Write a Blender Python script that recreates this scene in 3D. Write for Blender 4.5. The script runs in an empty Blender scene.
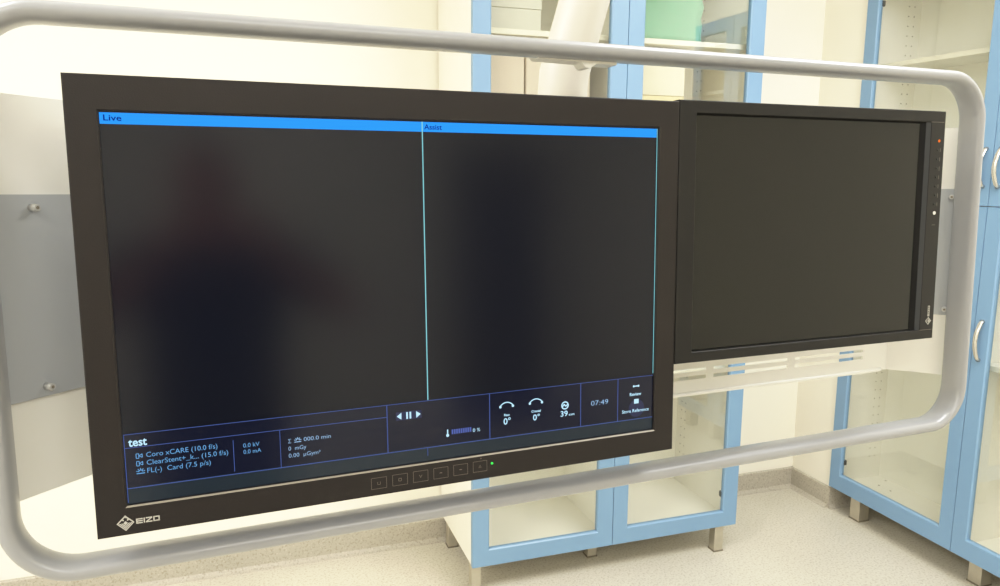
import bpy, bmesh, math, random
from mathutils import Vector, Matrix
random.seed(4)
C = bpy.context.scene.collection
PI = math.pi

# ------------------------------------------------------------------ materials
def new_mat(name):
    m = bpy.data.materials.new(name); m.use_nodes = True
    nt = m.node_tree; nt.nodes.clear()
    out = nt.nodes.new('ShaderNodeOutputMaterial')
    return m, nt, out

def lin(c):
    return tuple(((x/255)/12.92 if x/255 <= 0.04045 else ((x/255+0.055)/1.055)**2.4) for x in c)

def paint(name, rgb, rough=0.5, metal=0.0, var=0.04, scale=8.0, bump=0.0, bscale=300.0, spec=0.5, coat=0.0):
    """principled paint with a little procedural unevenness; rgb is sRGB 0-255"""
    m, nt, out = new_mat(name)
    b = nt.nodes.new('ShaderNodeBsdfPrincipled')
    b.inputs['Roughness'].default_value = rough
    b.inputs['Metallic'].default_value = metal
    b.inputs['Specular IOR Level'].default_value = spec
    b.inputs['Coat Weight'].default_value = coat
    tc = nt.nodes.new('ShaderNodeTexCoord')
    n = nt.nodes.new('ShaderNodeTexNoise'); n.inputs['Scale'].default_value = scale; n.inputs['Detail'].default_value = 4
    nt.links.new(tc.outputs['Object'], n.inputs['Vector'])
    r = nt.nodes.new('ShaderNodeValToRGB')
    c = lin(rgb)
    r.color_ramp.elements[0].position = 0.3; r.color_ramp.elements[1].position = 0.7
    r.color_ramp.elements[0].color = tuple(max(0, x*(1-var)) for x in c)+(1,)
    r.color_ramp.elements[1].color = tuple(min(1, x*(1+var)) for x in c)+(1,)
    nt.links.new(n.outputs['Fac'], r.inputs['Fac'])
    nt.links.new(r.outputs['Color'], b.inputs['Base Color'])
    if bump:
        n2 = nt.nodes.new('ShaderNodeTexNoise'); n2.inputs['Scale'].default_value = bscale; n2.inputs['Detail'].default_value = 2
        nt.links.new(tc.outputs['Object'], n2.inputs['Vector'])
        bp = nt.nodes.new('ShaderNodeBump'); bp.inputs['Strength'].default_value = bump; bp.inputs['Distance'].default_value = 0.001
        nt.links.new(n2.outputs['Fac'], bp.inputs['Height'])
        nt.links.new(bp.outputs['Normal'], b.inputs['Normal'])
    nt.links.new(b.outputs['BSDF'], out.inputs['Surface'])
    return m

def glow(name, rgb, strength=1.0):
    m, nt, out = new_mat(name)
    e = nt.nodes.new('ShaderNodeEmission')
    e.inputs['Color'].default_value = lin(rgb)+(1,); e.inputs['Strength'].default_value = strength
    nt.links.new(e.outputs['Emission'], out.inputs['Surface'])
    return m

def glass(name, tint=(0.98, 0.99, 0.98), rough=0.0, extra=0.0):
    m, nt, out = new_mat(name)
    t = nt.nodes.new('ShaderNodeBsdfTransparent'); t.inputs['Color'].default_value = tint+(1,)
    g = nt.nodes.new('ShaderNodeBsdfGlossy'); g.inputs['Roughness'].default_value = rough
    lw_ = nt.nodes.new('ShaderNodeLayerWeight'); lw_.inputs['Blend'].default_value = 0.5     # facing = 1-|cos|
    pw = nt.nodes.new('ShaderNodeMath'); pw.operation = 'POWER'; pw.inputs[1].default_value = 5.0
    ad = nt.nodes.new('ShaderNodeMath'); ad.operation = 'MULTIPLY_ADD'; ad.use_clamp = True
    ad.inputs[1].default_value = 0.92; ad.inputs[2].default_value = 0.085+extra
    mx = nt.nodes.new('ShaderNodeMixShader')
    nt.links.new(lw_.outputs['Facing'], pw.inputs[0]); nt.links.new(pw.outputs[0], ad.inputs[0])
    nt.links.new(ad.outputs[0], mx.inputs['Fac'])
    nt.links.new(t.outputs['BSDF'], mx.inputs[1]); nt.links.new(g.outputs['BSDF'], mx.inputs[2])
    nt.links.new(mx.outputs['Shader'], out.inputs['Surface'])
    return m

def speckle(name, base, dark, light, rough=0.35):
    m, nt, out = new_mat(name)
    b = nt.nodes.new('ShaderNodeBsdfPrincipled'); b.inputs['Roughness'].default_value = rough
    b.inputs['Specular IOR Level'].default_value = 0.35
    tc = nt.nodes.new('ShaderNodeTexCoord')
    def ramp(scale, detail, pos, c0, c1):
        n = nt.nodes.new('ShaderNodeTexNoise'); n.inputs['Scale'].default_value = scale; n.inputs['Detail'].default_value = detail
        nt.links.new(tc.outputs['Object'], n.inputs['Vector'])
        r = nt.nodes.new('ShaderNodeValToRGB')
        r.color_ramp.elements[0].position = pos[0]; r.color_ramp.elements[1].position = pos[1]
        r.color_ramp.elements[0].color = c0; r.color_ramp.elements[1].color = c1
        nt.links.new(n.outputs['Fac'], r.inputs['Fac']); return r
    B = lin(base)+(1,); D = lin(dark)+(1,); L = lin(light)+(1,)
    r1 = ramp(120, 2, (0.36, 0.48), D, B)
    r2 = ramp(150, 2, (0.60, 0.70), (0, 0, 0, 1), (1, 1, 1, 1))
    mx = nt.nodes.new('ShaderNodeMixRGB'); mx.inputs['Color2'].default_value = L
    nt.links.new(r2.outputs['Color'], mx.inputs['Fac']); nt.links.new(r1.outputs['Color'], mx.inputs['Color1'])
    r3 = ramp(3.0, 3, (0.3, 0.7), (0.93, 0.93, 0.93, 1), (1, 1, 1, 1))
    mu = nt.nodes.new('ShaderNodeMixRGB'); mu.blend_type = 'MULTIPLY'; mu.inputs['Fac'].default_value = 1
    nt.links.new(mx.outputs['Color'], mu.inputs['Color1']); nt.links.new(r3.outputs['Color'], mu.inputs['Color2'])
    nt.links.new(mu.outputs['Color'], b.inputs['Base Color'])
    nt.links.new(b.outputs['BSDF'], out.inputs['Surface'])
    return m

def screen_mat(name, base, rough, emit, spec=0.5):
    """matt LCD panel: near-black diffuse, satin reflection, faint backlight"""
    m, nt, out = new_mat(name)
    b = nt.nodes.new('ShaderNodeBsdfPrincipled')
    b.inputs['Base Color'].default_value = base+(1,)
    b.inputs['Roughness'].default_value = rough
    b.inputs['Specular IOR Level'].default_value = spec
    b.inputs['Emission Color'].default_value = emit+(1,); b.inputs['Emission Strength'].default_value = 1
    tc = nt.nodes.new('ShaderNodeTexCoord')
    n = nt.nodes.new('ShaderNodeTexNoise'); n.inputs['Scale'].default_value = 900
    nt.links.new(tc.outputs['Object'], n.inputs['Vector'])
    bp = nt.nodes.new('ShaderNodeBump'); bp.inputs['Strength'].default_value = 0.02; bp.inputs['Distance'].default_value = 0.0005
    nt.links.new(n.outputs['Fac'], bp.inputs['Height']); nt.links.new(bp.outputs['Normal'], b.inputs['Normal'])
    nt.links.new(b.outputs['BSDF'], out.inputs['Surface'])
    return m

M = {
 'wall':   paint('wall_paint', (240, 236, 223), 0.7, var=0.015, scale=1.5),
 'ceil':   paint('ceiling_paint', (240, 238, 230), 0.8, var=0.01),
 'floor':  speckle('speckled_vinyl', (204, 199, 186), (184, 177, 162), (218, 214, 203)),
 'cove':   speckle('speckled_vinyl_skirting', (184, 178, 166), (166, 159, 146), (198, 193, 182), 0.45),
 'white':  paint('white_laminate', (243, 239, 229), 0.45, var=0.015),
 'inside': paint('grey_laminate_inside', (244, 240, 228), 0.5, var=0.02),
 'pin':    paint('dark_pin_hole', (128, 120, 104), 0.8),
 'blue':   paint('pale_blue_lacquer', (124, 156, 188), 0.35, var=0.02, scale=3),
 'edge':   paint('white_shelf_edge', (236, 230, 212), 0.45, var=0.01),
 'steel':  paint('brushed_steel', (196, 190, 176), 0.38, metal=0.7, var=0.06, scale=30),
 'handle': paint('satin_chrome', (214, 210, 202), 0.25, metal=0.85, var=0.02),
 'hinge':  paint('dark_hinge', (60, 58, 54), 0.4, metal=0.5),
 'glass':  glass('cabinet_glass'),
 'carrier': paint('white_powder_coat', (232, 230, 222), 0.42, var=0.015),
 'plate':  paint('grey_powder_coat', (172, 175, 178), 0.45, var=0.02),
 'tube':   paint('light_grey_tube_paint', (151, 152, 155), 0.30, var=0.015, spec=0.5, coat=0.3),
 'screwm': paint('zinc_screw', (196, 196, 194), 0.32, metal=0.3),
 'arm':    paint('cream_white_arm_paint', (200, 195, 184), 0.45, var=0.01),
 'bezel':  paint('black_brown_bezel_plastic', (37, 33, 32), 0.42, var=0.04, scale=40, bump=0.2, bscale=700, spec=0.25),
 'bezel2': paint('black_olive_bezel_plastic', (31, 30, 29), 0.42, var=0.04, scale=40, bump=0.2, bscale=700, spec=0.25),
 'slate':  paint('dark_slate_plastic', (42, 44, 48), 0.4, spec=0.4),
 'back':   paint('dark_grey_back_shell', (52, 50, 48), 0.5),
 'recess': paint('recess_shadow_black', (14, 13, 13), 0.6, spec=0.2),  # black paints in the shade inside the small monitor's recess
 'lip':    paint('lit_bezel_lip', (128, 122, 111), 0.4),  # lighter tone paints in ceiling light on the lower inner chamfer
 'scr':    screen_mat('matt_lcd_panel', (0.003, 0.003, 0.004), 0.165, (0.0018, 0.0030, 0.0080), 0.34),
 'scr2':   screen_mat('matt_lcd_panel_off', (0.006, 0.006, 0.005), 0.13, (0.0022, 0.0020, 0.0014), 0.36),
 'bar':    glow('title_bar_blue', (48, 150, 252), 0.95),
 'navy':   glow('title_text_navy', (14, 42, 130), 0.8),
 'cyan':   glow('divider_cyan', (136, 204, 212), 0.9),
 'line':   glow('panel_line_blue', (82, 104, 172), 0.75),
 'panel':  screen_mat('status_panel_navy', (0.003, 0.003, 0.005), 0.13, (0.0042, 0.0058, 0.0165), 0.34),
 'strip':  screen_mat('bottom_strip_teal', (0.009, 0.010, 0.012), 0.17, (0.006, 0.014, 0.022), 0.34),
 'txt':    glow('pale_blue_text', (116, 178, 232), 0.75),
 'txtdim': glow('pale_blue_text_dim', (150, 185, 220), 0.85),
 'txtw':   glow('white_blue_text', (190, 232, 255), 0.95),
 'gauge':  glow('gauge_violet', (92, 108, 178), 0.8),
 'halo':   screen_mat('cursor_halo', (0.009, 0.009, 0.014), 0.17, (0.010, 0.014, 0.050), 0.34),
 'mark':   paint('printed_silver', (186, 184, 178), 0.4, metal=0.2),
 'markd':  paint('printed_grey_outline', (104, 96, 90), 0.5),
 'btn':    paint('black_push_button', (24, 23, 22), 0.35),
 'sensor': paint('white_sensor_window', (215, 212, 205), 0.3),
 'ledg':   glow('green_led', (70, 230, 90), 1.3),
 'ledo':   glow('orange_led', (240, 120, 50), 1.0),
 'green':  paint('green_drape_wrap', (112, 168, 138), 0.7, var=0.05, scale=14, bump=0.5, bscale=30),
 'boxgrey': paint('pale_grey_card', (205, 202, 190), 0.65),
 'boxpink': paint('beige_pink_card', (206, 192, 176), 0.65),
 'boxpale': paint('cream_card', (222, 212, 186), 0.65),
 'boxyel': paint('yellow_cream_card', (226, 208, 158), 0.65),
 'skin':   paint('skin', (206, 134, 112), 0.55),
 'scrub':  paint('dark_navy_cloth', (16, 19, 32), 0.9, bump=0.3, bscale=200),
 'hair':   paint('dark_hair', (34, 26, 22), 0.7),
 'lips':   paint('lip_tone', (170, 96, 88), 0.5),
 'eye':    paint('eye_dark', (30, 24, 22), 0.2),
 'rearpanel': paint('added_grey_brown_door', (60, 58, 66), 0.6),  # dark leaf of the added door, for the screen reflection
}

# ------------------------------------------------------------------ helpers
def link_mesh(name, bm, mats, parent=None, smooth=False):
    bmesh.ops.recalc_face_normals(bm, faces=bm.faces[:])
    me = bpy.data.meshes.new(name); bm.to_mesh(me); bm.free()
    for mm in (mats if isinstance(mats, (list, tuple)) else [mats]): me.materials.append(mm)
    if smooth:
        for p in me.polygons: p.use_smooth = True
    o = bpy.data.objects.new(name, me); C.objects.link(o)
    if parent is not None: o.parent = parent
    return o

def box(bm, x0, x1, y0, y1, z0, z1, bevel=0.0, seg=2, mi=0):
    vs = [bm.verts.new((x, y, z)) for x in (x0, x1) for y in (y0, y1) for z in (z0, z1)]
    q = [(0, 1, 3, 2), (4, 6, 7, 5), (0, 4, 5, 1), (2, 3, 7, 6), (0, 2, 6, 4), (1, 5, 7, 3)]
    fs = [bm.faces.new([vs[i] for i in f]) for f in q]
    for f in fs: f.material_index = mi
    if bevel:
        es = list({e for f in fs for e in f.edges})
        r = bmesh.ops.bevel(bm, geom=es, offset=bevel, segments=seg, affect='EDGES', profile=0.5)
        for f in r['faces']: f.material_index = mi

def prism(bm, pts, axis, a, b, mi=0):
    """extrude a closed 2-D outline; axis 'y' maps (x,z), 'x' maps (y,z), 'z' maps (x,y)"""
    def P(p, t):
        return {'y': (p[0], t, p[1]), 'x': (t, p[0], p[1]), 'z': (p[0], p[1], t)}[axis]
    A = [bm.verts.new(P(p, a)) for p in pts]; B = [bm.verts.new(P(p, b)) for p in pts]
    fs = [bm.faces.new(A), bm.faces.new(B[::-1])]
    n = len(pts)
    for i in range(n): fs.append(bm.faces.new((A[i], A[(i+1) % n], B[(i+1) % n], B[i])))
    for f in fs: f.material_index = mi

def ring_frame(bm, X0, X1, Z0, Z1, x0, x1, z0, z1, y0, y1, cham=0.0, mi=0, lip=None):
    """rectangular frame in the x-z plane with an opening; front at y0; inner front edge chamfered by cham"""
    O = [(X0, Z0), (X1, Z0), (X1, Z1), (X0, Z1)]
    I = [(x0, z0), (x1, z0), (x1, z1), (x0, z1)]
    c = cham
    I2 = [(x0-c, z0-c), (x1+c, z0-c), (x1+c, z1+c), (x0-c, z1+c)]
    def L(ps, y): return [bm.verts.new((p[0], y, p[1])) for p in ps]
    fo, fi2, fi, bo, bi = L(O, y0), L(I2, y0), L(I, y0+c), L(O, y1), L(I, y1)
    loops = [(fo, fi2), (fi2, fi), (fi, bi), (bi, bo), (bo, fo)] if c else [(fo, fi2), (fi2, bi), (bi, bo), (bo, fo)]
    if not c: bmesh.ops.delete(bm, geom=fi, context='VERTS')
    for a, b in loops:
        for i in range(4):
            f = bm.faces.new((a[i], a[(i+1) % 4], b[(i+1) % 4], b[i])); f.material_index = mi
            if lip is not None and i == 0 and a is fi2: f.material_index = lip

def cyl(bm, p0, p1, r0, r1=None, n=20, mi=0):
    r1 = r0 if r1 is None else r1
    p0, p1 = Vector(p0), Vector(p1); d = (p1-p0).normalized()
    u = d.orthogonal().normalized(); v = d.cross(u)
    A = [bm.verts.new(p0+r0*(math.cos(2*PI*i/n)*u+math.sin(2*PI*i/n)*v)) for i in range(n)]
    B = [bm.verts.new(p1+r1*(math.cos(2*PI*i/n)*u+math.sin(2*PI*i/n)*v)) for i in range(n)]
    fs = [bm.faces.new(A[::-1]), bm.faces.new(B)]
    for i in range(n):
        f = bm.faces.new((A[i], A[(i+1) % n], B[(i+1) % n], B[i])); f.smooth = True; fs.append(f)
    for f in fs: f.material_index = mi

def sweep(bm, pts, r, n=14, rx=None, up=None, closed=False, cap=True, expo=2.0, mi=0):
    """sweep an ellipse / superellipse (r along in-plane normal, rx along 'up') along pts"""
    rx = r if rx is None else rx
    pts = [Vector(p) for p in pts]; N = len(pts); rings = []
    for i, p in enumerate(pts):
        a = pts[(i-1) % N] if (closed or i) else p
        b = pts[(i+1) % N] if (closed or i < N-1) else p
        t = (b-a).normalized()
        w = Vector(up) if up is not None else t.orthogonal()
        w = (w-t*w.dot(t)).normalized(); nn = t.cross(w)
        rr = r[i] if isinstance(r, (list, tuple)) else r
        rw = rx[i] if isinstance(rx, (list, tuple)) else rx
        ring = []
        for k in range(n):
            c, s = math.cos(2*PI*k/n), math.sin(2*PI*k/n)
            cc = math.copysign(abs(c)**(2/expo), c); ss = math.copysign(abs(s)**(2/expo), s)
            ring.append(bm.verts.new(p+nn*(rr*cc)+w*(rw*ss)))
        rings.append(ring)
    rng = range(N) if closed else range(N-1)
    for i in rng:
        A, B = rings[i], rings[(i+1) % N]
        for k in range(n):
            f = bm.faces.new((A[k], A[(k+1) % n], B[(k+1) % n], B[k])); f.smooth = True; f.material_index = mi
    if cap and not closed:
        bm.faces.new(rings[0][::-1]).material_index = mi; bm.faces.new(rings[-1]).material_index = mi

def empty(name, label, cat, mat=None, loc=None, rz=0.0, group=None):
    o = bpy.data.objects.new(name, None); C.objects.link(o)
    o.empty_display_size = 0.05
    if mat is not None: o.matrix_world = mat
    else: o.location = loc or (0, 0, 0); o.rotation_euler = (0, 0, rz)
    o['label'] = label; o['category'] = cat
    if group: o['group'] = group
    return o

def tag(o, label, cat, group=None):
    o['label'] = label; o['category'] = cat
    if group: o['group'] = group
    return o

def struct(name, bm, m):
    o = link_mesh(name, bm, m); o['kind'] = 'structure'; return o

# ------------------------------------------------------------------ camera
EYE = 1.55
F = Vector((0.31779357, 0.93418487, -0.16219089))
R = Vector((0.94702735, -0.32109396, 0.00615372))
U = Vector((0.04632981, 0.15555482, 0.98674021))
cam = bpy.data.cameras.new('camera'); co = bpy.data.objects.new('camera', cam); C.objects.link(co)
cam.sensor_width = 36; cam.lens = 755.85/1000*36; cam.clip_start = 0.02; cam.clip_end = 60
co.matrix_world = Matrix(((R.x, U.x, -F.x, 0), (R.y, U.y, -F.y, 0), (R.z, U.z, -F.z, EYE), (0, 0, 0, 1)))
bpy.context.scene.camera = co

# ------------------------------------------------------------------ room shell
XL, XR, YB, YF, ZC = -2.3, 2.80, 2.91, -3.4, 2.9
T = 0.1
bm = bmesh.new(); box(bm, XL-T, XR+T, YF-T, YB+T, -T, 0); struct('floor', bm, M['floor'])
bm = bmesh.new(); box(bm, XL-T, XR+T, YF-T, YB+T, ZC, ZC+T); struct('ceiling', bm, M['ceil'])
bm = bmesh.new(); box(bm, XL-T, XR+T, YB, YB+T, 0, ZC); struct('wall_back', bm, M['wall'])
bm = bmesh.new(); box(bm, XL-T, XL, YF, YB, 0, ZC); struct('wall_left', bm, M['wall'])
bm = bmesh.new(); box(bm, XR, XR+T, YF, YB, 0, ZC); struct('wall_right', bm, M['wall'])
bm = bmesh.new(); box(bm, XL-T, XR+T, YF-T, YF, 0, ZC); struct('wall_front', bm, M['wall'])
# projecting pier that fills the corner behind the end of the right-hand cabinets
PX, PY = 2.53, 2.652
bm = bmesh.new(); box(bm, PX, XR, PY, YB, 0, ZC); struct('wall_pier', bm, M['wall'])
def cove(bm, p0, p1, nrm, h=0.10, t=0.012):
    """coved vinyl skirting from p0 to p1, standing out along nrm"""
    p0, p1, nrm = Vector(p0+(0,)), Vector(p1+(0,)), Vector(nrm+(0,))
    prof = [(0, 0), (0.03, 0), (0.02, 0.004), (t, 0.016), (t, h-0.004), (t-0.004, h), (0, h)]
    A = [bm.verts.new(p0+nrm*a+Vector((0, 0, b))) for a, b in prof]
    B = [bm.verts.new(p1+nrm*a+Vector((0, 0, b))) for a, b in prof]
    bm.faces.new(A); bm.faces.new(B[::-1])
    for i in range(len(prof)): bm.faces.new((A[i], A[(i+1) % len(prof)], B[(i+1) % len(prof)], B[i]))
bm = bmesh.new(); cove(bm, (XL, YB), (PX, YB), (0, -1)); struct('baseboard_back', bm, M['cove'])
bm = bmesh.new(); cove(bm, (PX, YB), (PX, PY), (-1, 0)); struct('baseboard_pier', bm, M['cove'])
bm = bmesh.new(); cove(bm, (PX-0.012, PY), (XR, PY), (0, -1)); struct('baseboard_corner', bm, M['cove'])
bm = bmesh.new(); cove(bm, (XR, YF), (XR, PY), (-1, 0)); struct('baseboard_right', bm, M['cove'])
bm = bmesh.new(); cove(bm, (XL, YF), (XL, YB), (1, 0)); struct('baseboard_left', bm, M['cove'])

# ------------------------------------------------------------------ glass-fronted cabinets
def bow_handle(name, parent, x, z0, z1, y):
    bm = bmesh.new(); pts = []
    n = 14
    for i in range(n+1):
        t = i/n
        pts.append((x, y-0.004-0.026*math.sin(PI*t)**0.8, z0+(z1-z0)*t))
    sweep(bm, pts, 0.0055, n=12, rx=0.0085, up=(1, 0, 0))
    cyl(bm, (x, y+0.001, z0+0.004), (x, y-0.008, z0+0.004), 0.007, n=12)
    cyl(bm, (x, y+0.001, z1-0.004), (x, y-0.008, z1-0.004), 0.007, n=12)
    return link_mesh(name, bm, M['handle'], parent)

def cabinet(root, W, D, zb, zs, zt, stile, rail, shelves_lo, shelves_hi, legs, floor_holes=True, doors=2):
    """local x along the front (left to right seen from the room), y into the wall, z up; doors stand at y 0..0.02"""
    t = 0.018; y0 = 0.022
    for x in (0.0, W-t):
        bm = bmesh.new(); box(bm, x, x+t, y0, D, zb, zt)
        xin = x+t if x == 0 else x
        s = 1 if x == 0 else -1
        for yy in (D-0.075, D-0.045):                         # columns of shelf-pin holes
            zz = zb+0.12
            while zz < zt-0.1:
                cyl(bm, (xin-s*0.001, yy, zz), (xin+s*0.0004, yy, zz), 0.0028, n=8, mi=1); zz += 0.040
        link_mesh('side_panel', bm, [M['white'], M['pin']], root)
    bm = bmesh.new(); box(bm, t, W-t, y0, D-0.008, zb, zb+t)
    if floor_holes:
        for xx in (0.10, W/2-0.08, W/2+0.08, W-0.10):
            for yy, dx in ((0.08, 0.0), (0.08, 0.055), (0.16, 0.01), (0.16, 0.075), (0.23, -0.02)):
                cyl(bm, (xx+dx, y0+yy, zb+t-0.001), (xx+dx, y0+yy, zb+t+0.0005), 0.0045, n=10, mi=1)
    link_mesh('bottom_panel', bm, [M['inside'], M['pin']], root)
    bm = bmesh.new(); box(bm, t, W-t, y0, D-0.008, zt-t, zt); link_mesh('top_panel', bm, M['white'], root)
    bm = bmesh.new(); box(bm, t, W-t, y0, D-0.008, zs-0.009, zs+0.009); link_mesh('middle_panel', bm, M['inside'], root)
    bm = bmesh.new(); box(bm, t, W-t, D-0.008, D, zb, zt); link_mesh('back_panel', bm, M['inside'], root)
    for za, zc in ((zb+t, zs-0.009), (zs+0.009, zt-t)):
        if doors == 1: break
        bm = bmesh.new(); box(bm, W/2-0.009, W/2+0.009, y0+0.03, D-0.008, za, zc)
        link_mesh('partition', bm, M['inside'], root)
    for z in shelves_lo+shelves_hi:
        for a, b in (((t, W/2-0.009), (W/2+0.009, W-t)) if doors == 2 else ((t, W-t),)):
            bm = bmesh.new(); box(bm, a+0.001, b-0.001, y0+0.035, D-0.009, z-0.018, z)
            box(bm, a+0.001, b-0.001, y0+0.033, y0+0.035, z-0.018, z, mi=1)
            link_mesh('shelf', bm, [M['inside'], M['edge']], root)
    g = 0.0025
    for lo, hi, up in ((zb-0.004, zs-0.0015, False), (zs+0.0015, zt, True)):
        for k in range(doors):
            xa, xb = (0, W) if doors == 1 else (0, W/2-g/2) if k == 0 else (W/2+g/2, W)
            bm = bmesh.new()
            ring_frame(bm, xa, xb, lo, hi, xa+stile, xb-stile, lo+rail, hi-rail, 0.0, 0.021, cham=0.004)
            d = link_mesh('door', bm, M['blue'], root)
            bm = bmesh.new(); box(bm, xa+stile-0.003, xb-stile+0.003, 0.012, 0.016, lo+rail-0.003, hi-rail+0.003)
            link_mesh('glass_pane', bm, M['glass'], d)
            hx = xb-stile*0.42 if k == 0 else xa+stile*0.5
            if up: bow_handle('handle', d, hx, lo+0.065, lo+0.205, 0.0)
            else: bow_handle('handle', d, hx, hi-0.555, hi-0.405, 0.0)
            ex = xa+stile*0.93 if k == 0 else xb-stile*0.93
            for zz in (lo+0.13, hi-0.13):
                bm = bmesh.new(); box(bm, ex-0.006, ex+0.006, 0.017, 0.034, zz-0.012, zz+0.012, 0.003)
                link_mesh('hinge', bm, M['hinge'], d)
    for (lx, ly, s) in legs:
        bm = bmesh.new(); box(bm, lx-s/2, lx+s/2, ly-s/2, ly+s/2, 0.004, zb, 0.002)
        box(bm, lx-s/2-0.002, lx+s/2+0.002, ly-s/2-0.002, ly+s/2+0.002, 0.0, 0.006, mi=1)
        link_mesh('leg', bm, [M['steel'], M['pin']], root)

W1 = 1.128
cab = empty('glass_door_cabinet', 'tall white cabinet with blue glazed doors on the back wall, holding cartons', 'cabinet',
            loc=(0.733, 2.445, 0), group='blue glass-door cabinets')
cabinet(cab, W1, 0.452, 0.118, 1.428, 2.38, 0.064, 0.064, [0.77], [2.015], 
        [(0.019, 0.035, 0.036), (0.03, 0.40, 0.04), (W1/2-0.02, 0.15, 0.04), (W1/2-0.02, 0.40, 0.04), (W1-0.070, 0.03, 0.04), (W1-0.06, 0.40, 0.04)], floor_holes=False)
# right-hand cabinets: front faces -X.  local x -> world -Y, local y -> world +X
W2 = 1.276
cab2 = empty('glass_door_cabinet', 'tall empty cabinet with blue glazed doors and bow handles on the right', 'cabinet',
             loc=(2.51, 2.639, 0), rz=-PI/2, group='blue glass-door cabinets')
cabinet(cab2, W2, 0.28, 0.118, 1.428, 2.36, 0.060, 0.074, [0.85], [1.992],
        [(0.13, 0.06, 0.055), (0.13, 0.25, 0.055), (0.70, 0.09, 0.055), (0.70, 0.25, 0.055), (W2-0.1, 0.06, 0.055), (W2-0.1, 0.25, 0.055)])
W3 = 0.36
cab3 = empty('glass_door_cabinet', 'narrow blue single-door cabinet mirrored in the glass of the back wall cabinet', 'cabinet',
             loc=(2.51, 2.634-W2-0.002, 0), rz=-PI/2, group='blue glass-door cabinets')
cabinet(cab3, W3, 0.28, 0.118, 1.428, 2.36, 0.064, 0.068, [0.85], [1.992],
        [(0.06, 0.06, 0.055), (0.06, 0.25, 0.055), (W3-0.06, 0.06, 0.055), (W3-0.06, 0.25, 0.055)], floor_holes=False, doors=1)

# ------------------------------------------------------------------ things inside the back-wall cabinet
def carton(name, x0, x1, y0, y1, z0, z1, mat, label, cat='box', group=None, lid=None, seam=True):
    r = empty(name, label, cat, loc=((x0+x1)/2, (y0+y1)/2, z0), group=group)
    w, d, h = (x1-x0)/2, (y1-y0)/2, z1-z0
    lh = lid if lid else 0
    bm = bmesh.new(); box(bm, -w, w, -d, d, 0, h-lh, 0.003); link_mesh('carton_body', bm, mat, r)
    if lid:
        bm = bmesh.new(); box(bm, -w-0.002, w+0.002, -d-0.002, d+0.002, h-lh+0.0005, h, 0.002); link_mesh('lid', bm, mat, r)
    elif seam:
        bm = bmesh.new(); box(bm, -w*0.12, w*0.12, -d-0.0008, d+0.0008, h*0.72, h+0.0008); link_mesh('sealing_tape', bm, M['boxyel'], r)
    return r
SH = 2.016
carton('lidded_box', 0.80, 1.000, 2.52, 2.84, SH, SH+0.19, M['boxgrey'], 'pale grey lidded box on the top shelf behind the left door', lid=0.12)
ZM = 1.4385
carton('storage_carton', 0.775, 0.944, 2.53, 2.84, ZM, 1.965, M['boxpink'], 'left one of two tall beige cartons under the top shelf', group='beige cartons', seam=False)
carton('storage_carton', 0.951, 1.195, 2.53, 2.84, ZM, 1.962, M['boxpink'], 'right one of two tall beige cartons, partly behind the support arm', group='beige cartons', seam=False)
carton('cream_carton', 1.33, 1.588, 2.54, 2.85, 1.8215, 1.985, M['boxpale'], 'cream box behind the right door, standing on a yellowish box', group=None, seam=False)
carton('yellow_carton', 1.33, 1.588, 2.54, 2.85, ZM, 1.82, M['boxyel'], 'yellowish box under the cream box behind the right door', seam=False)
# green wrapped pack: soft block with wavy right edge
bm = bmesh.new()
nx, nz = 6, 16
box(bm, 1.335, 1.645, 2.53, 2.85, SH, SH+0.21)
bmesh.ops.subdivide_edges(bm, edges=bm.edges[:], cuts=9, use_grid_fill=True)
for v in bm.verts:
    s = 0.006*math.sin(v.co.z*95+v.co.y*12)+0.004*math.sin(v.co.z*211)
    if v.co.x > 1.64: v.co.x += s
    if v.co.y < 2.535: v.co.y += 0.004*math.sin(v.co.x*37+v.co.z*23)
    if v.co.z > SH+0.2: v.co.z += 0.006*math.sin(v.co.x*40)
g = link_mesh('green_pack', bm, M['green'], smooth=True)
tag(g, 'soft green wrapped pack on the top shelf behind the right door', 'pack')

# ------------------------------------------------------------------ monitor carrier (local u right, w back, v up; origin = large monitor top left)
mx = Vector((0.998137, 0.06101261, 0)); mz = Vector((-0.00231253, 0.0378319, 0.99928144)); mb = Vector((-0.06096877, 0.99741978, -0.03790251))
def basis(o, x, y, z):
    return Matrix(((x.x, y.x, z.x, o.x), (x.y, y.y, z.y, o.y), (x.z, y.z, z.z, o.z), (0, 0, 0, 1)))
O1 = Vector((-0.15720394, 0.83378693, 1.63772271))
MB = basis(O1, mx, mb, mz)
carr = empty('monitor_carrier', 'white sheet-metal monitor carrier with grey end plates and oval tube frame', 'monitor mount', mat=MB)

WB = 0.15; VB, VT = -0.44, -0.011
UL, UR = 0.002, 1.27
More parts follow.
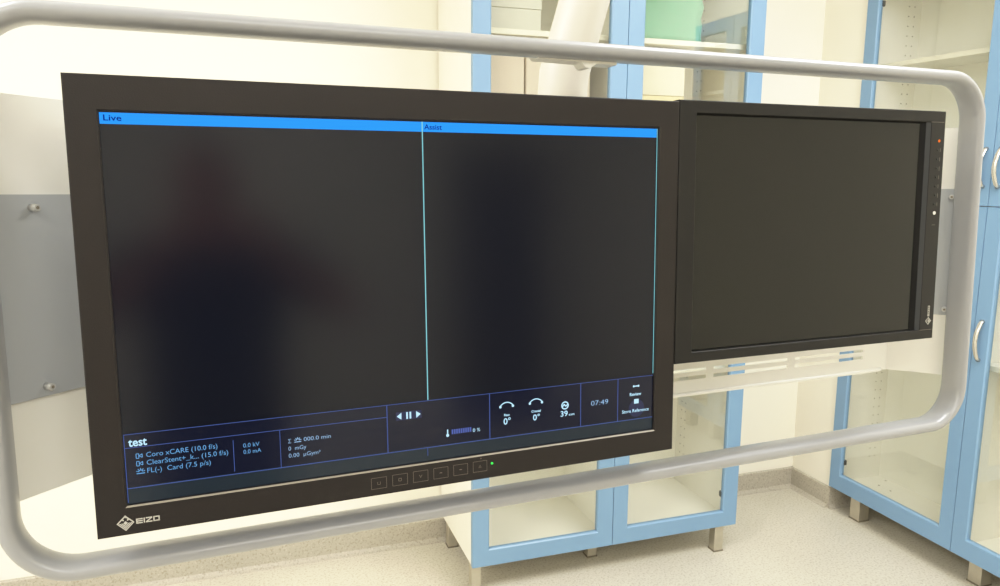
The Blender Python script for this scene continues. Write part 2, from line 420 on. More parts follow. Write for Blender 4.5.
# slotted back plate, built as a grid with rectangular openings
def holed_plate(bm, u0, u1, v0, v1, y0, y1, holes):
    us = sorted({u0, u1} | {h[i] for h in holes for i in (0, 1)}); vs = sorted({v0, v1} | {h[i] for h in holes for i in (2, 3)})
    def inside(u, v): return any(h[0] < u < h[1] and h[2] < v < h[3] for h in holes)
    V = {}
    def vert(i, j, k):
        if (i, j, k) not in V: V[(i, j, k)] = bm.verts.new((us[i], (y0, y1)[k], vs[j]))
        return V[(i, j, k)]
    solid = {(i, j): not inside((us[i]+us[i+1])/2, (vs[j]+vs[j+1])/2) for i in range(len(us)-1) for j in range(len(vs)-1)}
    for (i, j), s in solid.items():
        if not s: continue
        for k in (0, 1): bm.faces.new([vert(a, b, k) for a, b in ((i, j), (i+1, j), (i+1, j+1), (i, j+1))])
        for (di, dj, e) in ((-1, 0, ((i, j), (i, j+1))), (1, 0, ((i+1, j), (i+1, j+1))), (0, -1, ((i, j), (i+1, j))), (0, 1, ((i, j+1), (i+1, j+1)))):
            if not solid.get((i+di, j+dj), False):
                bm.faces.new((vert(*e[0], 0), vert(*e[1], 0), vert(*e[1], 1), vert(*e[0], 1)))
slots = []
for (a, b) in ((0.070, 0.225), (0.24, 0.395), (0.41, 0.565), (0.58, 0.735), (0.75, 0.8694), (0.8843, 1.0388), (1.0547, 1.2115)):
    slots.append((a, b, -0.4165, -0.4105)); slots.append((a, b, -0.4035, -0.3985))
bm = bmesh.new(); holed_plate(bm, UL, UR, VB, VT, WB, WB+0.002, slots)
link_mesh('back_plate', bm, M['carrier'], carr)
# rolled lip along the lower edge
bm = bmesh.new(); sweep(bm, [(0.02, WB-0.002, VB+0.001), (1.245, WB-0.002, VB+0.001), (1.255, WB-0.0005, VB+0.002)], 0.0032, n=12, up=(0, 0, 1))
link_mesh('bottom_lip', bm, M['carrier'], carr)
# end wings, bent forward to meet the tube
def wing(side):
    if side < 0: A, Bq = (UL, WB), (-0.083, 0.0715)
    else: A, Bq = (UR, WB), (1.329, 0.0725)
    d = Vector((Bq[0]-A[0], Bq[1]-A[1])).normalized()
    n = Vector((-d.y, d.x))
    if n.y < 0: n = -n                                # towards the back
    th = 0.002
    bm = bmesh.new()
    prism(bm, [A, Bq, (Bq[0]+n.x*th, Bq[1]+n.y*th), (A[0]+n.x*th, A[1]+n.y*th)], 'z', VB, VT)
    w = link_mesh('end_wing', bm, M['carrier'], carr)
    # grey plate on the wing
    f = -n
    def P(t, off): return (A[0]+d.x*t+f.x*off, A[1]+d.y*t+f.y*off)
    L = (Vector(Bq)-Vector(A)).length
    bm = bmesh.new(); a, b = (0.006, L-0.002)
    prism(bm, [P(a, 0.0002), P(b, 0.0002), P(b, 0.003), P(a, 0.003)], 'z', -0.333, -0.114)
    pl = link_mesh('grey_plate', bm, M['plate'], w); pl['label'] = 'grey end plate with two screws'
    ts = (L-0.043) if side < 0 else L-0.012
    for vz in (-0.128, -0.322):
        bm = bmesh.new(); q0, q1, q2 = P(ts, 0.002), P(ts, 0.0125), P(ts, 0.0135)
        cyl(bm, (q0[0], q0[1], vz), (q1[0], q1[1], vz), 0.0042, n=18)
        cyl(bm, (q1[0], q1[1], vz), (q2[0], q2[1], vz), 0.0042, 0.0034, n=18)
        q3, q4 = P(ts, 0.01352), P(ts, 0.0137)
        cyl(bm, (q3[0], q3[1], vz), (q4[0], q4[1], vz), 0.0019, n=6, mi=1)
        link_mesh('screw', bm, [M['screwm'], M['pin']], w)
wing(-1); wing(1)
# oval tube frame
def rrect(u0, u1, v0, v1, r, w, n=14):
    pts = []
    for cx, cz, a0 in ((u1-r, v1-r, 0), (u0+r, v1-r, 90), (u0+r, v0+r, 180), (u1-r, v0+r, 270)):
        for i in range(n+1):
            a = math.radians(a0+90*i/n); pts.append((cx+r*math.cos(a), w, cz+r*math.sin(a)))
    return pts
bm = bmesh.new()
sweep(bm, rrect(-0.0865, 1.3155, -0.5135, 0.0635, 0.066, 0.05), 0.0108, n=32, rx=0.0208, up=(0, 1, 0), closed=True, expo=2.5)
link_mesh('tube_frame', bm, M['tube'], carr)
# bracket under the top tube where the support arm comes down
bm = bmesh.new()
prism(bm, [(0.520, 0.0550), (0.524, 0.0515), (0.584, 0.0505), (0.590, 0.0440), (0.596, 0.0435), (0.606, 0.0495), (0.636, 0.0495), (0.636, 0.0550)], 'y', 0.050, 0.074)
link_mesh('bracket', bm, M['carrier'], carr)
# mounting blocks for the two monitors
for (uc, vc) in ((0.35, -0.233), (0.945, -0.175)):
    bm = bmesh.new(); box(bm, uc-0.06, uc+0.06, 0.066, WB, vc-0.06, vc+0.06, 0.004); link_mesh('mounting_block', bm, M['back'], carr)

# ------------------------------------------------------------------ ceiling support arm
arm = empty('support_arm', 'slanting cream-white round support arm rising behind the top tube', 'support arm', mat=MB)
bm = bmesh.new()
path = []
for i in range(13):
    t = i/12; v = -0.22+0.28*t
    path.append((0.6285+0.012*t**2, 0.212, v))
path[-1] = (0.6405, 0.212, 0.06)
for v in (0.10, 0.20, 0.5, 0.9, 1.15): path.append((0.6405+0.31*(v-0.06), 0.212, v))
sweep(bm, path, 0.0375, n=36, up=(0, 1, 0))
link_mesh('arm_tube', bm, M['arm'], arm)
bm = bmesh.new(); box(bm, 0.58, 0.68, WB+0.0025, 0.19, -0.24, -0.12, 0.006); link_mesh('pivot_block', bm, M['arm'], arm)
bm = bmesh.new(); box(bm, 0.855, 1.105, 0.08, 0.34, 1.14, 1.225, 0.02, 3); link_mesh('ceiling_mount', bm, M['arm'], arm)

# ------------------------------------------------------------------ flat print / display graphics helpers
def flat_quad(bm, u0, v0, u1, v1, y, t=None, mi=0):
    vs = [bm.verts.new((a, y, b)) for a, b in ((u0, v0), (u1, v0), (u1, v1), (u0, v1))]
    bm.faces.new(vs).material_index = mi
def flat_poly(bm, pts, y, mi=0):
    bm.faces.new([bm.verts.new((a, y, b)) for a, b in pts]).material_index = mi
def flat_line(bm, pts, wd, y, mi=0):
    for (a, b), (c, d) in zip(pts, pts[1:]):
        L = math.hypot(c-a, d-b) or 1e-9; nx_, ny_ = -(d-b)/L*wd/2, (c-a)/L*wd/2
        flat_poly(bm, [(a+nx_, b+ny_), (a-nx_, b-ny_), (c-nx_, d-ny_), (c+nx_, d+ny_)], y, mi)
def flat_ring(bm, cx, cz, r, wd, y, a0=0, a1=360, n=20, mi=0):
    flat_line(bm, [(cx+r*math.cos(math.radians(a0+(a1-a0)*i/n)), cz+r*math.sin(math.radians(a0+(a1-a0)*i/n))) for i in range(n+1)], wd, y, mi)
def flat_disc(bm, cx, cz, r, y, n=20, mi=0):
    flat_poly(bm, [(cx+r*math.cos(2*PI*i/n), cz+r*math.sin(2*PI*i/n)) for i in range(n)], y, mi)

def text_into(bm, body, u, v, h, y, width=None, bold=0.0, mi=0, rot=0.0):
    """append lettering (capital height h, left end u, baseline v, optional exact width) to bm in the u-v plane"""
    cu = bpy.data.curves.new('lettering', 'FONT'); cu.body = body; cu.size = 1.0; cu.offset = bold; cu.resolution_u = 3
    ob = bpy.data.objects.new('lettering', cu); C.objects.link(ob)
    bpy.context.view_layer.update()
    me = bpy.data.meshes.new_from_object(ob.evaluated_get(bpy.context.evaluated_depsgraph_get()))
    bpy.data.objects.remove(ob); bpy.data.curves.remove(cu)
    xs = [q.co.x for q in me.vertices]
    s = h/0.70
    sx = (width/(max(xs)-min(xs))) if width else s
    x0 = min(xs)
    c, sn = math.cos(rot), math.sin(rot)
    vm = []
    for q in me.vertices:
        a, b = (q.co.x-x0)*sx, q.co.y*s
        vm.append(bm.verts.new((u+a*c-b*sn, y, v+a*sn+b*c)))
    for p in me.polygons:
        try: bm.faces.new([vm[i] for i in p.vertices]).material_index = mi
        except ValueError: pass
    bpy.data.meshes.remove(me)

def emblem(name, parent, u, v, s, y, rot=0.0):
    """diamond badge of nested chevrons with a chequered tip, then four block letters"""
    c, sn = math.cos(rot), math.sin(rot)
    def X(a, b): return (u+(a*c-b*sn)*s, v+(a*sn+b*c)*s)
    bm = bmesh.new()
    def poly(pts): flat_poly(bm, [X(*p) for p in pts], y)
    H = 1.0
    # lower chevrons: bands parallel to the lower-left and lower-right edges
    for k in range(3):
        o, i = 1-0.24*k, 1-0.24*k-0.17
        poly([(-o, 0), (0, -o), (0, -i), (-i, 0)]); poly([(0, -o), (o, 0), (i, 0), (0, -i)])
    # upper checker: small diamonds on the rotated grid
    poly([(-0.26, 0), (0, -0.26), (0.26, 0), (0, 0.26)])
    for a in range(4):
        for b in range(4):
            if (a, b) in ((0, 0), (1, 1), (3, 2)): continue
            cx, cz = (a-b)*0.25, 0.25+(a+b)*0.125*1.0
            d = 0.115
            if abs(cx)+cz < 1.0: poly([(cx-d, cz), (cx, cz-d), (cx+d, cz), (cx, cz+d)])
    for sx in (-1, 1):
        poly([(sx*1.0, 0), (sx*0.80, 0.0), (sx*0.40, 0.40), (sx*0.5, 0.5)])
    poly([(-0.5, 0.5), (0, 1.0), (0.5, 0.5), (0.40, 0.34), (0, 0.80), (-0.40, 0.34)])
    o = link_mesh(name, bm, M['mark'], parent)
    bm = bmesh.new()
    hh, wd, gp, st = 0.66, 0.74, 0.10, 0.15
    def rect(x, a, b, e, d): flat_poly(bm, [X(x+a, b), X(x+e, b), X(x+e, d), X(x+a, d)], y)
    x = 1.18; zb = -0.30
    def E_(x):
        for z in (0, (hh-st)/2, hh-st): rect(x, 0.04, zb+z, wd, zb+z+st)
        rect(x, 0, zb, st, zb+hh)
    E_(x); x += wd+gp
    rect(x, 0, zb, st, zb+hh); x += st+gp
    rect(x, 0, zb, wd, zb+st); rect(x, 0, zb+hh-st, wd, zb+hh)
    flat_poly(bm, [X(x, zb+st), X(x+0.24, zb+st), X(x+wd, zb+hh-st), X(x+wd-0.24, zb+hh-st)], y); x += wd+gp
    for z in (0, hh-st): rect(x, 0, zb+z, wd, zb+z+st)
    rect(x, 0, zb, st, zb+hh); rect(x, wd-st, zb, wd, zb+hh)
    link_mesh('maker_lettering', bm, M['mark'], parent)
    return o

# ------------------------------------------------------------------ large monitor
mon = empty('large_monitor', 'large black monitor on the left showing a blue-barred "test" status screen', 'monitor', mat=MB)
SU, SV = 0.0292, -0.0345                  # screen top-left corner
SW, SHT = 0.6412, 0.4003
YS = 0.0045                               # screen recess
bm = bmesh.new(); ring_frame(bm, 0, 0.7007, -0.466, 0, SU, SU+SW, SV-SHT, SV, 0.0, 0.030, cham=0.0016, lip=1)
es = [e for e in bm.edges if all(abs(q.co.y) < 1e-6 and (q.co.x in (0,) or abs(q.co.x-0.7007) < 1e-6 or abs(q.co.z) < 1e-6 or abs(q.co.z+0.466) < 1e-6) for q in e.verts)]
bmesh.ops.bevel(bm, geom=es, offset=0.0015, segments=2, affect='EDGES', profile=0.5)
link_mesh('bezel', bm, [M['bezel'], M['lip']], mon)
bm = bmesh.new(); box(bm, 0.006, 0.6947, 0.0305, 0.046, -0.460, -0.006, 0.004); box(bm, 0.09, 0.61, 0.044, 0.066, -0.39, -0.08, 0.008)
link_mesh('back_shell', bm, M['back'], mon)
bm = bmesh.new(); box(bm, SU+0.0002, SU+SW-0.0002, YS, YS+0.004, SV-SHT+0.0002, SV-0.0002)
scr = link_mesh('screen', bm, M['scr'], mon); scr['label'] = 'dark screen split in two panes'
mm = 0.001
def su(x): return SU+x*mm
def sv(y): return SV+y*mm
y1, y2, y3 = YS-0.0003, YS-0.0005, YS-0.0007
def gobj(name, bm, mats, parent=scr): return link_mesh(name, bm, mats, parent)
bm = bmesh.new(); flat_quad(bm, su(0.6), sv(-12.2), su(326.0), sv(-1.2), y1); gobj('title_bar', bm, M['bar'])
bm = bmesh.new(); flat_quad(bm, su(326.8), sv(-12.2), su(639.6), sv(-1.2), y1); gobj('title_bar', bm, M['bar'])
bm = bmesh.new(); text_into(bm, 'Live', su(4), sv(-8.9), 5.6*mm, y2, width=16*mm, bold=0.012); gobj('title_text', bm, M['navy'])
bm = bmesh.new(); text_into(bm, 'Assist', su(328.6), sv(-9.4), 5.6*mm, y2, width=21*mm, bold=0.012); gobj('title_text', bm, M['navy'])
for xa, xb, yb_ in ((325.6, 326.9, -324.5), (639.9, 640.9, -323)):
    bm = bmesh.new(); flat_quad(bm, su(xa), sv(yb_), su(xb), sv(-1.0), y2); gobj('divider_line', bm, M['cyan'])
bm = bmesh.new(); flat_quad(bm, su(0.6), sv(-382), su(640.6), sv(-325), y1); gobj('status_panel', bm, M['panel'])
bm = bmesh.new(); flat_quad(bm, su(0.6), sv(-399.6), su(640.6), sv(-382), y1); gobj('bottom_strip', bm, M['strip'])
bm = bmesh.new()
lw = 0.7
def hl(x0, x1, y, w=lw): flat_quad(bm, su(x0), sv(y-w/2), su(x1), sv(y+w/2), y2)
def vl(x, ya, yb, w=lw): flat_quad(bm, su(x-w/2), sv(ya), su(x+w/2), sv(yb), y2)
hl(1, 640.6, -325.5); hl(1, 276.5, -339.8); hl(1, 640.6, -383.0, 0.9)
vl(106.6, -380, -345); vl(155.5, -383, -339.8); vl(276.5, -383, -325.5, 1.0); vl(404.8, -383, -325.5, 1.0); vl(531.2, -383, -325.5, 1.0); vl(586.5, -383, -325.5, 1.0)
vl(324.8, -393, -383.5); vl(1.2, -398, -325)
gobj('panel_line', bm, M['line'])
bm = bmesh.new(); text_into(bm, 'test', su(5), sv(-338.4), 8.6*mm, y2, width=17.5*mm, bold=0.02); gobj('status_text', bm, M['txtw'])
bm = bmesh.new()
text_into(bm, 'Coro xCARE (10.0 f/s)', su(21), sv(-351.6), 5.3*mm, y2, width=69.5*mm, bold=0.0)
text_into(bm, 'ClearStent+_k... (15.0 f/s)', su(21), sv(-360.0), 5.3*mm, y2, width=80*mm, bold=0.0)
text_into(bm, 'FL(-)  Card (7.5 p/s)', su(21), sv(-368.6), 5.3*mm, y2, width=62*mm, bold=0.0)
text_into(bm, '0.0 kV', su(116.6), sv(-354.6), 4.7*mm, y2, width=17*mm)
text_into(bm, '0.0 mA', su(116.6), sv(-361.8), 4.7*mm, y2, width=18.5*mm)
for zy in (-349.4, -357.6):                                   # camera-like pictograms
    flat_line(bm, [(su(11.5), sv(zy+2.4)), (su(11.5), sv(zy-2.4)), (su(14), sv(zy-2.4)), (su(14), sv(zy+2.4)), (su(11.5), sv(zy+2.4))], 0.7*mm, y2)
    flat_line(bm, [(su(17.2), sv(zy+1.9)), (su(14.3), sv(zy)), (su(17.2), sv(zy-1.9)), (su(17.2), sv(zy+1.9))], 0.7*mm, y2)
def rad_icon(cx, cy, r):
    flat_line(bm, [(su(cx-r), sv(cy-0.6*r)), (su(cx+r), sv(cy-0.6*r))], 1.0*mm, y2)
    flat_ring(bm, su(cx), sv(cy-0.2*r), 0.5*r*mm, 0.9*mm, y2, 0, 180, 8)
    for a in (20, 55, 90, 125, 160):
        c_, s_ = math.cos(math.radians(a)), math.sin(math.radians(a))
        flat_line(bm, [(su(cx+0.7*r*c_), sv(cy-0.3*r+0.7*r*s_)), (su(cx+1.1*r*c_), sv(cy-0.3*r+1.1*r*s_))], 0.8*mm, y2)
rad_icon(14.8, -365.8, 4.0)
gobj('status_text', bm, M['txt'])
bm = bmesh.new()
rad_icon(174.5, -353.4, 3.8)
text_into(bm, '\u03a3', su(164), sv(-356.2), 4.6*mm, y2, width=3.2*mm)
text_into(bm, '000.0 min', su(181), sv(-355.8), 4.6*mm, y2, width=30*mm)
text_into(bm, '0  mGy', su(164), sv(-364.6), 4.6*mm, y2, width=19.5*mm)
text_into(bm, '0.00  \u00b5Gym\u00b2', su(164), sv(-372.8), 4.6*mm, y2, width=35*mm)
gobj('status_text', bm, M['txtdim'])
# play / pause block
bm = bmesh.new(); flat_quad(bm, su(287), sv(-345.5), su(318), sv(-335.5), y2); gobj('play_button', bm, M['halo'])
bm = bmesh.new()
flat_poly(bm, [(su(288), sv(-340.5)), (su(293.5), sv(-336.4)), (su(293.5), sv(-344.6))], y3)
flat_poly(bm, [(su(317), sv(-340.5)), (su(311.5), sv(-344.6)), (su(311.5), sv(-336.4))], y3)
flat_quad(bm, su(299.4), sv(-344.6), su(301.4), sv(-336.4), y3); flat_quad(bm, su(303.4), sv(-344.6), su(305.4), sv(-336.4), y3)
gobj('play_symbol', bm, M['txtw'])
# level gauge
bm = bmesh.new()
for k in range(9): flat_quad(bm, su(355.2+2.9*k), sv(-370.5), su(357.3+2.9*k), sv(-364.6), y2)
gobj('level_gauge', bm, M['gauge'])
W_TXT = M['txtw']
bm = bmesh.new(); flat_quad(bm, su(349.4), sv(-371.5), su(350.9), sv(-364.0), y2); flat_disc(bm, su(350.1), sv(-371.2), 1.9*mm, y2)
gobj('thermometer_symbol', bm, W_TXT)
def wtext(name, *a, **k):
    bm = bmesh.new(); text_into(bm, *a, **k); gobj(name, bm, W_TXT)
wtext('gauge_text', '0 %', su(382.5), sv(-371.2), 4.4*mm, y2, width=9.6*mm)
# angle arcs with round ends
for cx in (427.5, 467.5):
    bm = bmesh.new()
    flat_ring(bm, su(cx), sv(-349.6), 10.6*mm, 1.3*mm, y2, 38, 142, 14)
    for s in (-1, 1): flat_disc(bm, su(cx+s*8.4), sv(-344.2), 1.7*mm, y2, 8)
    gobj('angle_arc', bm, W_TXT)
wtext('angle_text', 'Rao', su(424), sv(-356.4), 3.0*mm, y2, width=7.4*mm, bold=0.02)
wtext('angle_text', 'Cranial', su(461.2), sv(-356.2), 3.0*mm, y2, width=13*mm, bold=0.02)
wtext('angle_text', '0\u00b0', su(423.2), sv(-367.0), 8.0*mm, y2, width=9.6*mm, bold=0.012)
wtext('angle_text', '0\u00b0', su(463.4), sv(-366.6), 7.6*mm, y2, width=9.4*mm, bold=0.012)
# detector pictogram
bm = bmesh.new()
flat_ring(bm, su(508.5), sv(-352.2), 4.6*mm, 1.6*mm, y2, 0, 360, 18)
flat_line(bm, [(su(504.5), sv(-354)), (su(507.5), sv(-350.5)), (su(509.5), sv(-353.5)), (su(513), sv(-350.5))], 1.5*mm, y2)
gobj('detector_symbol', bm, W_TXT)
wtext('distance_text', '39', su(502.2), sv(-366.4), 7.2*mm, y2, width=10.2*mm, bold=0.012)
wtext('distance_text', 'cm', su(514), sv(-366.2), 3.0*mm, y2, width=8*mm, bold=0.02)
# right-hand block
bm = bmesh.new()
flat_line(bm, [(su(610.8), sv(-337.8)), (su(618.2), sv(-337.8))], 1.4*mm, y2)
flat_disc(bm, su(610.8), sv(-337.8), 1.5*mm, y2, 8); flat_disc(bm, su(618), sv(-337.8), 1.5*mm, y2, 8)
gobj('link_symbol', bm, W_TXT)
wtext('review_text', 'Review', su(604.9), sv(-350.6), 4.2*mm, y2, width=17.6*mm, bold=0.02)
bm = bmesh.new(); flat_quad(bm, su(611.6), sv(-361.6), su(618.6), sv(-355.4), y3); gobj('store_symbol', bm, W_TXT)
wtext('store_text', 'Store Reference', su(593.2), sv(-373.2), 4.4*mm, y3, width=41.5*mm, bold=0.008)
bm = bmesh.new(); flat_disc(bm, su(615.5), sv(-368), 12*mm, y2, 28); gobj('cursor_halo', bm, M['halo'])
bm = bmesh.new(); text_into(bm, '07:49', su(546.4), sv(-357.2), 6.6*mm, y2, width=25.6*mm); gobj('clock_text', bm, M['txtdim'])
# touch keys printed on the lower bezel
syms = ['box', 'ring', 'tri', 'dash', 'dash', 'arrow']
for k in range(6):
    bm = bmesh.new(); cx = su(263.8+25.2*k); cz = sv(-416.2+0.35*k); yb = -0.0002
    hw, hh = 9.0*mm, 6.6*mm
    flat_line(bm, [(cx-hw, cz-hh), (cx+hw, cz-hh), (cx+hw, cz+hh), (cx-hw, cz+hh), (cx-hw, cz-hh)], 0.45*mm, yb)
    s = syms[k]; q = 1.6*mm
    if s == 'box': flat_line(bm, [(cx-q, cz+q), (cx-q, cz-q), (cx+q, cz-q), (cx+q, cz+q)], 0.5*mm, yb)
    if s == 'ring': flat_line(bm, [(cx-q, cz-q), (cx+q, cz-q), (cx+q, cz+q), (cx-q, cz+q), (cx-q, cz-q)], 0.6*mm, yb)
    if s == 'tri': flat_line(bm, [(cx-q, cz+q), (cx, cz-q), (cx+q, cz+q)], 0.5*mm, yb)
    if s == 'dash': flat_line(bm, [(cx-q, cz), (cx+q, cz)], 0.9*mm, yb)
    if s == 'arrow': flat_line(bm, [(cx-q, cz-q), (cx, cz+q), (cx+q, cz-q), (cx-q, cz-q)], 0.4*mm, yb)
    link_mesh('touch_key', bm, M['markd'], mon)
bm = bmesh.new(); cyl(bm, (su(405.6), 0.0005, sv(-412.8)), (su(405.6), -0.0005, sv(-412.8)), 1.5*mm, n=14); o = link_mesh('indicator_light', bm, M['ledg'], mon); o['label'] = 'green indicator light'
bm = bmesh.new(); flat_disc(bm, su(391), sv(-404.6), 0.8*mm, -0.0002, 10); link_mesh('light_sensor', bm, M['markd'], mon)
emblem('maker_emblem', mon, su(-2.4), sv(-417.8), 8.4*mm, -0.0003)

# ------------------------------------------------------------------ smaller monitor on the right
O2 = Vector((0.54233042, 0.87650406, 1.63659236))
nx2 = Vector((0.99898713, 0.04499677, 0)); nz2 = Vector((-0.0018931, 0.04202937, 0.99911458))
nz2 = (nz2-nx2*nz2.dot(nx2)).normalized(); nb2 = nz2.cross(nx2)
MB2 = basis(O2, nx2, nb2, nz2)
m2 = empty('small_monitor', 'smaller black monitor on the right, switched off, buttons down its right edge', 'monitor', mat=MB2)
DX = 0.0
W_, H_ = 0.4787+DX, 0.346
s0, s1, t0, t1 = 0.0268+DX, 0.4495+DX, -0.3315, -0.0128
bm = bmesh.new(); ring_frame(bm, 0, W_, -H_, 0.0035, s0, s1, t0, t1, 0.0, 0.034, cham=0.0006)
es = [e for e in bm.edges if all(abs(q.co.y) < 1e-6 for q in e.verts) and (all(abs(q.co.x) < 1e-6 for q in e.verts) or all(abs(q.co.x-W_) < 1e-6 for q in e.verts) or all(abs(q.co.z+H_) < 1e-6 for q in e.verts) or all(abs(q.co.z-0.0035) < 1e-6 for q in e.verts))]
bmesh.ops.bevel(bm, geom=es, offset=0.0012, segments=2, affect='EDGES', profile=0.5)
# seams where the top and bottom bars meet the button strip
box(bm, s1, W_-0.0012, -0.0003, 0.0008, t1-0.0004, t1+0.0003, mi=1); box(bm, s1, W_-0.0012, -0.0003, 0.0008, t0-0.0004, t0+0.0002, mi=1)
link_mesh('bezel', bm, [M['bezel2'], M['markd']], m2)
bm = bmesh.new(); box(bm, 0.006, W_-0.006, 0.0345, 0.05, -H_+0.006, -0.004, 0.004); box(bm, 0.09, 0.39, 0.048, 0.07, -0.28, -0.06, 0.008)
link_mesh('back_shell', bm, M['back'], m2)
ys = 0.007
bm = bmesh.new(); box(bm, s0+0.0002, s1-0.0002, ys+0.0002, ys+0.004, t0+0.0002, t1-0.0002); o = link_mesh('screen', bm, M['scr2'], m2); o['label'] = 'blank dark screen'
bm = bmesh.new()   # sloping strip and inner wall painted in recess shadow, between screen and button strip
prism(bm, [(s1+0.00002, 0.0006), (s1-0.0085, 0.0022), (s1-0.0085, ys), (s1+0.00002, ys)], 'z', t0+0.0004, t1-0.0004)
link_mesh('chamfer_strip', bm, M['slate'], m2)
bm = bmesh.new()
prism(bm, [(s1-0.0088, 0.0024), (s1-0.0155, ys-0.0003), (s1-0.0155, ys), (s1-0.0088, ys)], 'z', t0+0.0004, t1-0.0004)
link_mesh('shaded_inner_wall', bm, M['recess'], m2)
bm = bmesh.new()
prism(bm, [(0.0005, t1), (ys-0.0006, t1), (ys-0.0006, t1-0.0022)], 'x', s0+0.0005, s1-0.0005)  # black wedge stands in for the shade below the top bar
link_mesh('shaded_inner_wall', bm, M['recess'], m2)
bx = 0.4660+DX
bm = bmesh.new(); cyl(bm, (bx+0.001, 0.0005, -0.0408), (bx+0.001, -0.0006, -0.0408), 0.0021, n=14); o = link_mesh('indicator_light', bm, M['ledo'], m2); o['label'] = 'orange indicator light'
for k in range(7):
    z = -0.0545-0.01362*k
    bm = bmesh.new(); cyl(bm, (bx-0.001, 0.0006, z), (bx-0.001, -0.0012, z), 0.0019, 0.0015, n=14); link_mesh('push_button', bm, M['btn'], m2)
bm = bmesh.new()
for k in range(7):
    z = -0.0545-0.01362*k
    flat_quad(bm, bx+0.0038, z-0.0026-(k % 3)*0.0006, bx+0.0048, z+0.0026, -0.0002)
link_mesh('button_marking', bm, M['markd'], m2)
bm = bmesh.new(); cyl(bm, (bx-0.0002, 0.0005, -0.1497), (bx-0.0002, -0.0006, -0.1497), 0.0027, n=16); o = link_mesh('sensor_window', bm, M['sensor'], m2); o['label'] = 'small white round sensor window'
bm = bmesh.new(); flat_line(bm, [(bx-0.004, -0.168), (bx+0.003, -0.168)], 0.0006, -0.0002); link_mesh('button_marking', bm, M['markd'], m2)
emblem('maker_emblem', m2, 0.4668+DX, -0.3178, 0.0062, -0.0003, rot=PI/2)

# ------------------------------------------------------------------ person standing behind the viewpoint (reflected in the screens)
def skin_mesh(name, verts, edges, mats, parent=None, sub=2, root=0):
    me = bpy.data.meshes.new(name); me.from_pydata([v[:3] for v in verts], edges, [])
    ob = bpy.data.objects.new(name, me); C.objects.link(ob)
    md = ob.modifiers.new('s', 'SKIN'); md.use_smooth_shade = True
    sv_ = me.skin_vertices[0].data if me.skin_vertices else None
    if sv_ is None:
        me.attributes.new('skin', 'FLOAT', 'POINT')
    for i, v in enumerate(verts):
        sv_[i].radius = (v[3], v[4] if len(v) > 4 else v[3]); sv_[i].use_root = (i == root)
    sb = ob.modifiers.new('b', 'SUBSURF'); sb.levels = sub; sb.render_levels = sub
    bpy.context.view_layer.update()
    m_ = bpy.data.meshes.new_from_object(ob.evaluated_get(bpy.context.evaluated_depsgraph_get()))
    bpy.data.objects.remove(ob); bpy.data.meshes.remove(me)
    for mm_ in mats: m_.materials.append(mm_)
    for p in m_.polygons: p.use_smooth = True
    o = bpy.data.objects.new(name, m_); C.objects.link(o)
    if parent: o.parent = parent
    return o
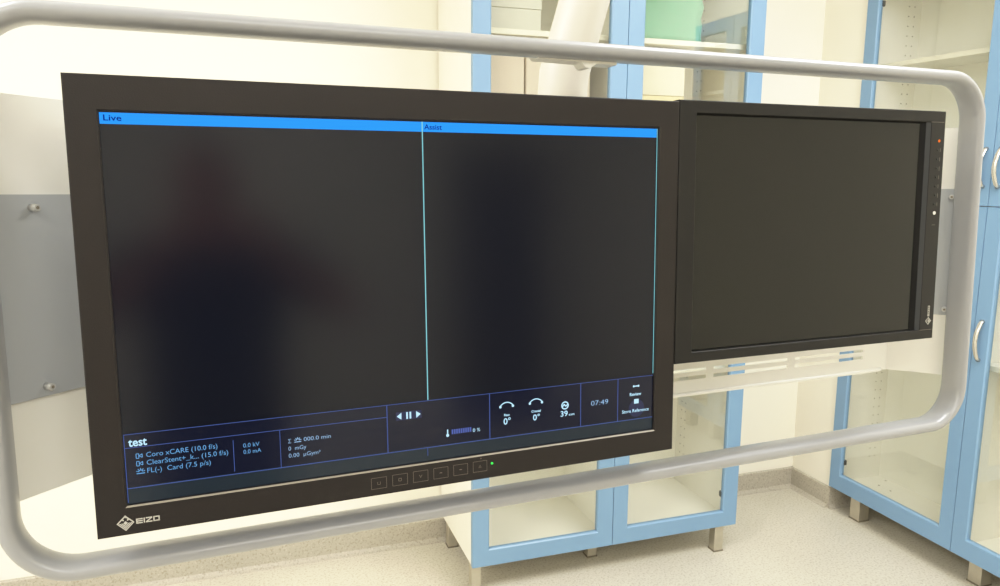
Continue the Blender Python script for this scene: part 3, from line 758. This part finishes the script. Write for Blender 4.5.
def make_person(loc, rz):
    """local: faces +y, feet at z 0"""
    V = [(0, 0, 0.95, .12, .09), (0, 0, 1.12, .13, .10), (0, -.01, 1.28, .155, .115), (0, -.01, 1.40, .13, .095), (0, 0, 1.49, .055, .055), (0, .015, 1.565, .062, .07), (0, .02, 1.64, .075, .09), (0, .01, 1.71, .06, .075)]
    E = [(i, i+1) for i in range(7)]
    for s in (-1, 1):
        b = len(V)
        V += [(s*.17, -.01, 1.40, .062), (s*.27, .03, 1.33, .05), (s*.37, .07, 1.25, .046), (s*.26, .16, 1.32, .038), (s*.155, .235, 1.40, .027, .022), (s*.125, .25, 1.45, .036, .02)]
        E += [(3, b)]+[(b+i, b+i+1) for i in range(5)]
        hb = b+5
        for k, (dz, ln) in enumerate(((-.028, .050), (-.010, .064), (.010, .066), (.028, .060))):
            c = len(V)
            V += [(s*.105, .262, 1.475+dz, .009), (s*(.105-ln*.55), .275, 1.485+dz*1.1, .0085), (s*(.105-ln), .262, 1.488+dz*1.1, .0075)]
            E += [(hb, c), (c, c+1), (c+1, c+2)]
        c = len(V)
        V += [(s*.110, .235, 1.49, .011), (s*.085, .225, 1.515, .009)]
        E += [(hb, c), (c, c+1)]
        b = len(V)
        V += [(s*.095, 0, .80, .066), (s*.105, .01, .50, .062), (s*.11, -.01, .28, .052), (s*.115, -.015, .09, .038), (s*.118, .05, .045, .042, .036), (s*.122, .15, .03, .036, .024)]
        E += [(0, b)]+[(b+i, b+i+1) for i in range(5)]
    body = skin_mesh('person', V, E, [M['skin'], M['eye'], M['lips']])
    me = body.data
    bm = bmesh.new(); bm.from_mesh(me)
    def ball(c, r, mi):
        g_ = bmesh.ops.create_uvsphere(bm, u_segments=12, v_segments=8, radius=1.0)
        for q in g_['verts']: q.co = Vector((c[0]+q.co.x*r[0], c[1]+q.co.y*r[1], c[2]+q.co.z*r[2]))
        for f in {f for q in g_['verts'] for f in q.link_faces}: f.material_index = mi; f.smooth = True
    for s in (-1, 1):
        ball((s*.030, .100, 1.625), (.012, .008, .007), 1); ball((s*.078, .01, 1.61), (.012, .022, .032), 0)
    ball((0, .112, 1.595), (.013, .018, .024), 0); ball((0, .098, 1.556), (.024, .010, .007), 2)
    bm.to_mesh(me); bm.free()
    body.location = loc; body.rotation_euler = (0, 0, rz)
    tag(body, 'person in dark navy clothes, seen only as a dim reflection in the screens', 'person')
    TV = [(0, 0, .72, .215, .15), (0, 0, 1.12, .20, .14), (0, -.01, 1.28, .215, .14), (0, -.01, 1.41, .142, .108), (0, 0, 1.455, .085, .075)]
    TE = [(i, i+1) for i in range(4)]
    for s in (-1, 1):
        b = len(TV); TV += [(s*.18, -.01, 1.40, .078), (s*.265, .03, 1.32, .082), (s*.345, .06, 1.265, .07)]
        TE += [(3, b), (b, b+1), (b+1, b+2)]
    skin_mesh('tunic', TV, TE, [M['scrub']], body)
    LV = [(0, 0, 1.0, .13, .10), (0, 0, .90, .11, .10)]; LE = [(0, 1)]
    for s in (-1, 1):
        b = len(LV); LV += [(s*.105, 0, .72, .09), (s*.108, .01, .50, .078), (s*.112, -.01, .28, .07), (s*.116, -.01, .10, .066)]
        LE += [(1, b), (b, b+1), (b+1, b+2), (b+2, b+3)]
    skin_mesh('trousers', LV, LE, [M['scrub']], body)
    HV = [(0, -.035, 1.60, .072, .06), (0, -.03, 1.67, .082, .085), (0, -.005, 1.735, .070, .082)]
    skin_mesh('hair', HV, [(0, 1), (1, 2)], [M['hair']], body)
    for s in (-1, 1):
        skin_mesh('shoe', [(s*.116, -.05, .045, .048, .045), (s*.119, .06, .048, .05, .044), (s*.124, .17, .036, .046, .034)], [(0, 1), (1, 2)], [M['btn']], body)
    return body
make_person((0.08, -0.55, 0), 0.0)

# unseen door added behind the viewpoint to darken a patch of the screen reflection
bm = bmesh.new(); ring_frame(bm, 1.86, 2.78, 0.0, 2.12, 1.93, 2.71, 0.001, 2.05, YF+0.001, YF+0.04); d = struct('added_rear_door', bm, M['white'])
bm = bmesh.new(); box(bm, 1.932, 2.708, YF+0.002, YF+0.03, 0.006, 2.048); link_mesh('added_door_leaf', bm, M['rearpanel'], d)
bm = bmesh.new(); cyl(bm, (2.0, YF+0.03, 1.05), (2.0, YF+0.075, 1.05), 0.01); cyl(bm, (2.0, YF+0.07, 1.05), (2.12, YF+0.07, 1.05), 0.009); link_mesh('added_door_handle', bm, M['handle'], d)

# ------------------------------------------------------------------ lights
def area(name, loc, sx, sy, power, col=(1, 1.0, 0.985), target=None):
    l = bpy.data.lights.new(name, 'AREA'); l.shape = 'RECTANGLE'; l.size = sx; l.size_y = sy; l.energy = power; l.color = col
    o = bpy.data.objects.new(name, l); C.objects.link(o); o.location = loc
    if target: o.rotation_euler = (Vector(target)-Vector(loc)).to_track_quat('-Z', 'Y').to_euler()
    return o
area('ceiling_lamp', (1.75, 0.9, 2.88), 1.3, 1.1, 54)
area('ceiling_lamp', (-1.3, 0.9, 2.88), 1.3, 1.1, 50)
area('ceiling_lamp', (0.8, -2.0, 2.88), 1.4, 1.0, 38)
area('ceiling_lamp', (-1.3, -1.4, 2.88), 1.4, 1.1, 38)
w = bpy.data.worlds.new('world'); bpy.context.scene.world = w; w.use_nodes = True
w.node_tree.nodes['Background'].inputs['Color'].default_value = (0.9, 0.92, 1, 1)
w.node_tree.nodes['Background'].inputs['Strength'].default_value = 0.1

sc = bpy.context.scene
sc.view_settings.view_transform = 'Standard'
sc.view_settings.look = 'None'
sc.view_settings.exposure = 0.14
sc.view_settings.use_curve_mapping = True                 # soft highlight shoulder, like the phone's tone curve
cm = sc.view_settings.curve_mapping
cm.use_clip = False
cm.white_level = (2.0, 2.0, 2.0)
cv = cm.curves[3]
cv.points[0].location = (0, 0); cv.points[-1].location = (1.0, 1.0)
for px_, py_ in ((0.02, 0.041), (0.10, 0.215), (0.25, 0.555), (0.40, 0.82), (0.55, 0.935), (0.75, 0.99)):
    cv.points.new(px_, py_)
cm.update()
sc.cycles.max_bounces = 10; sc.cycles.transparent_max_bounces = 24; sc.cycles.diffuse_bounces = 5; sc.cycles.glossy_bounces = 5
sc.cycles.use_denoising = True
sc.cycles.sample_clamp_indirect = 6
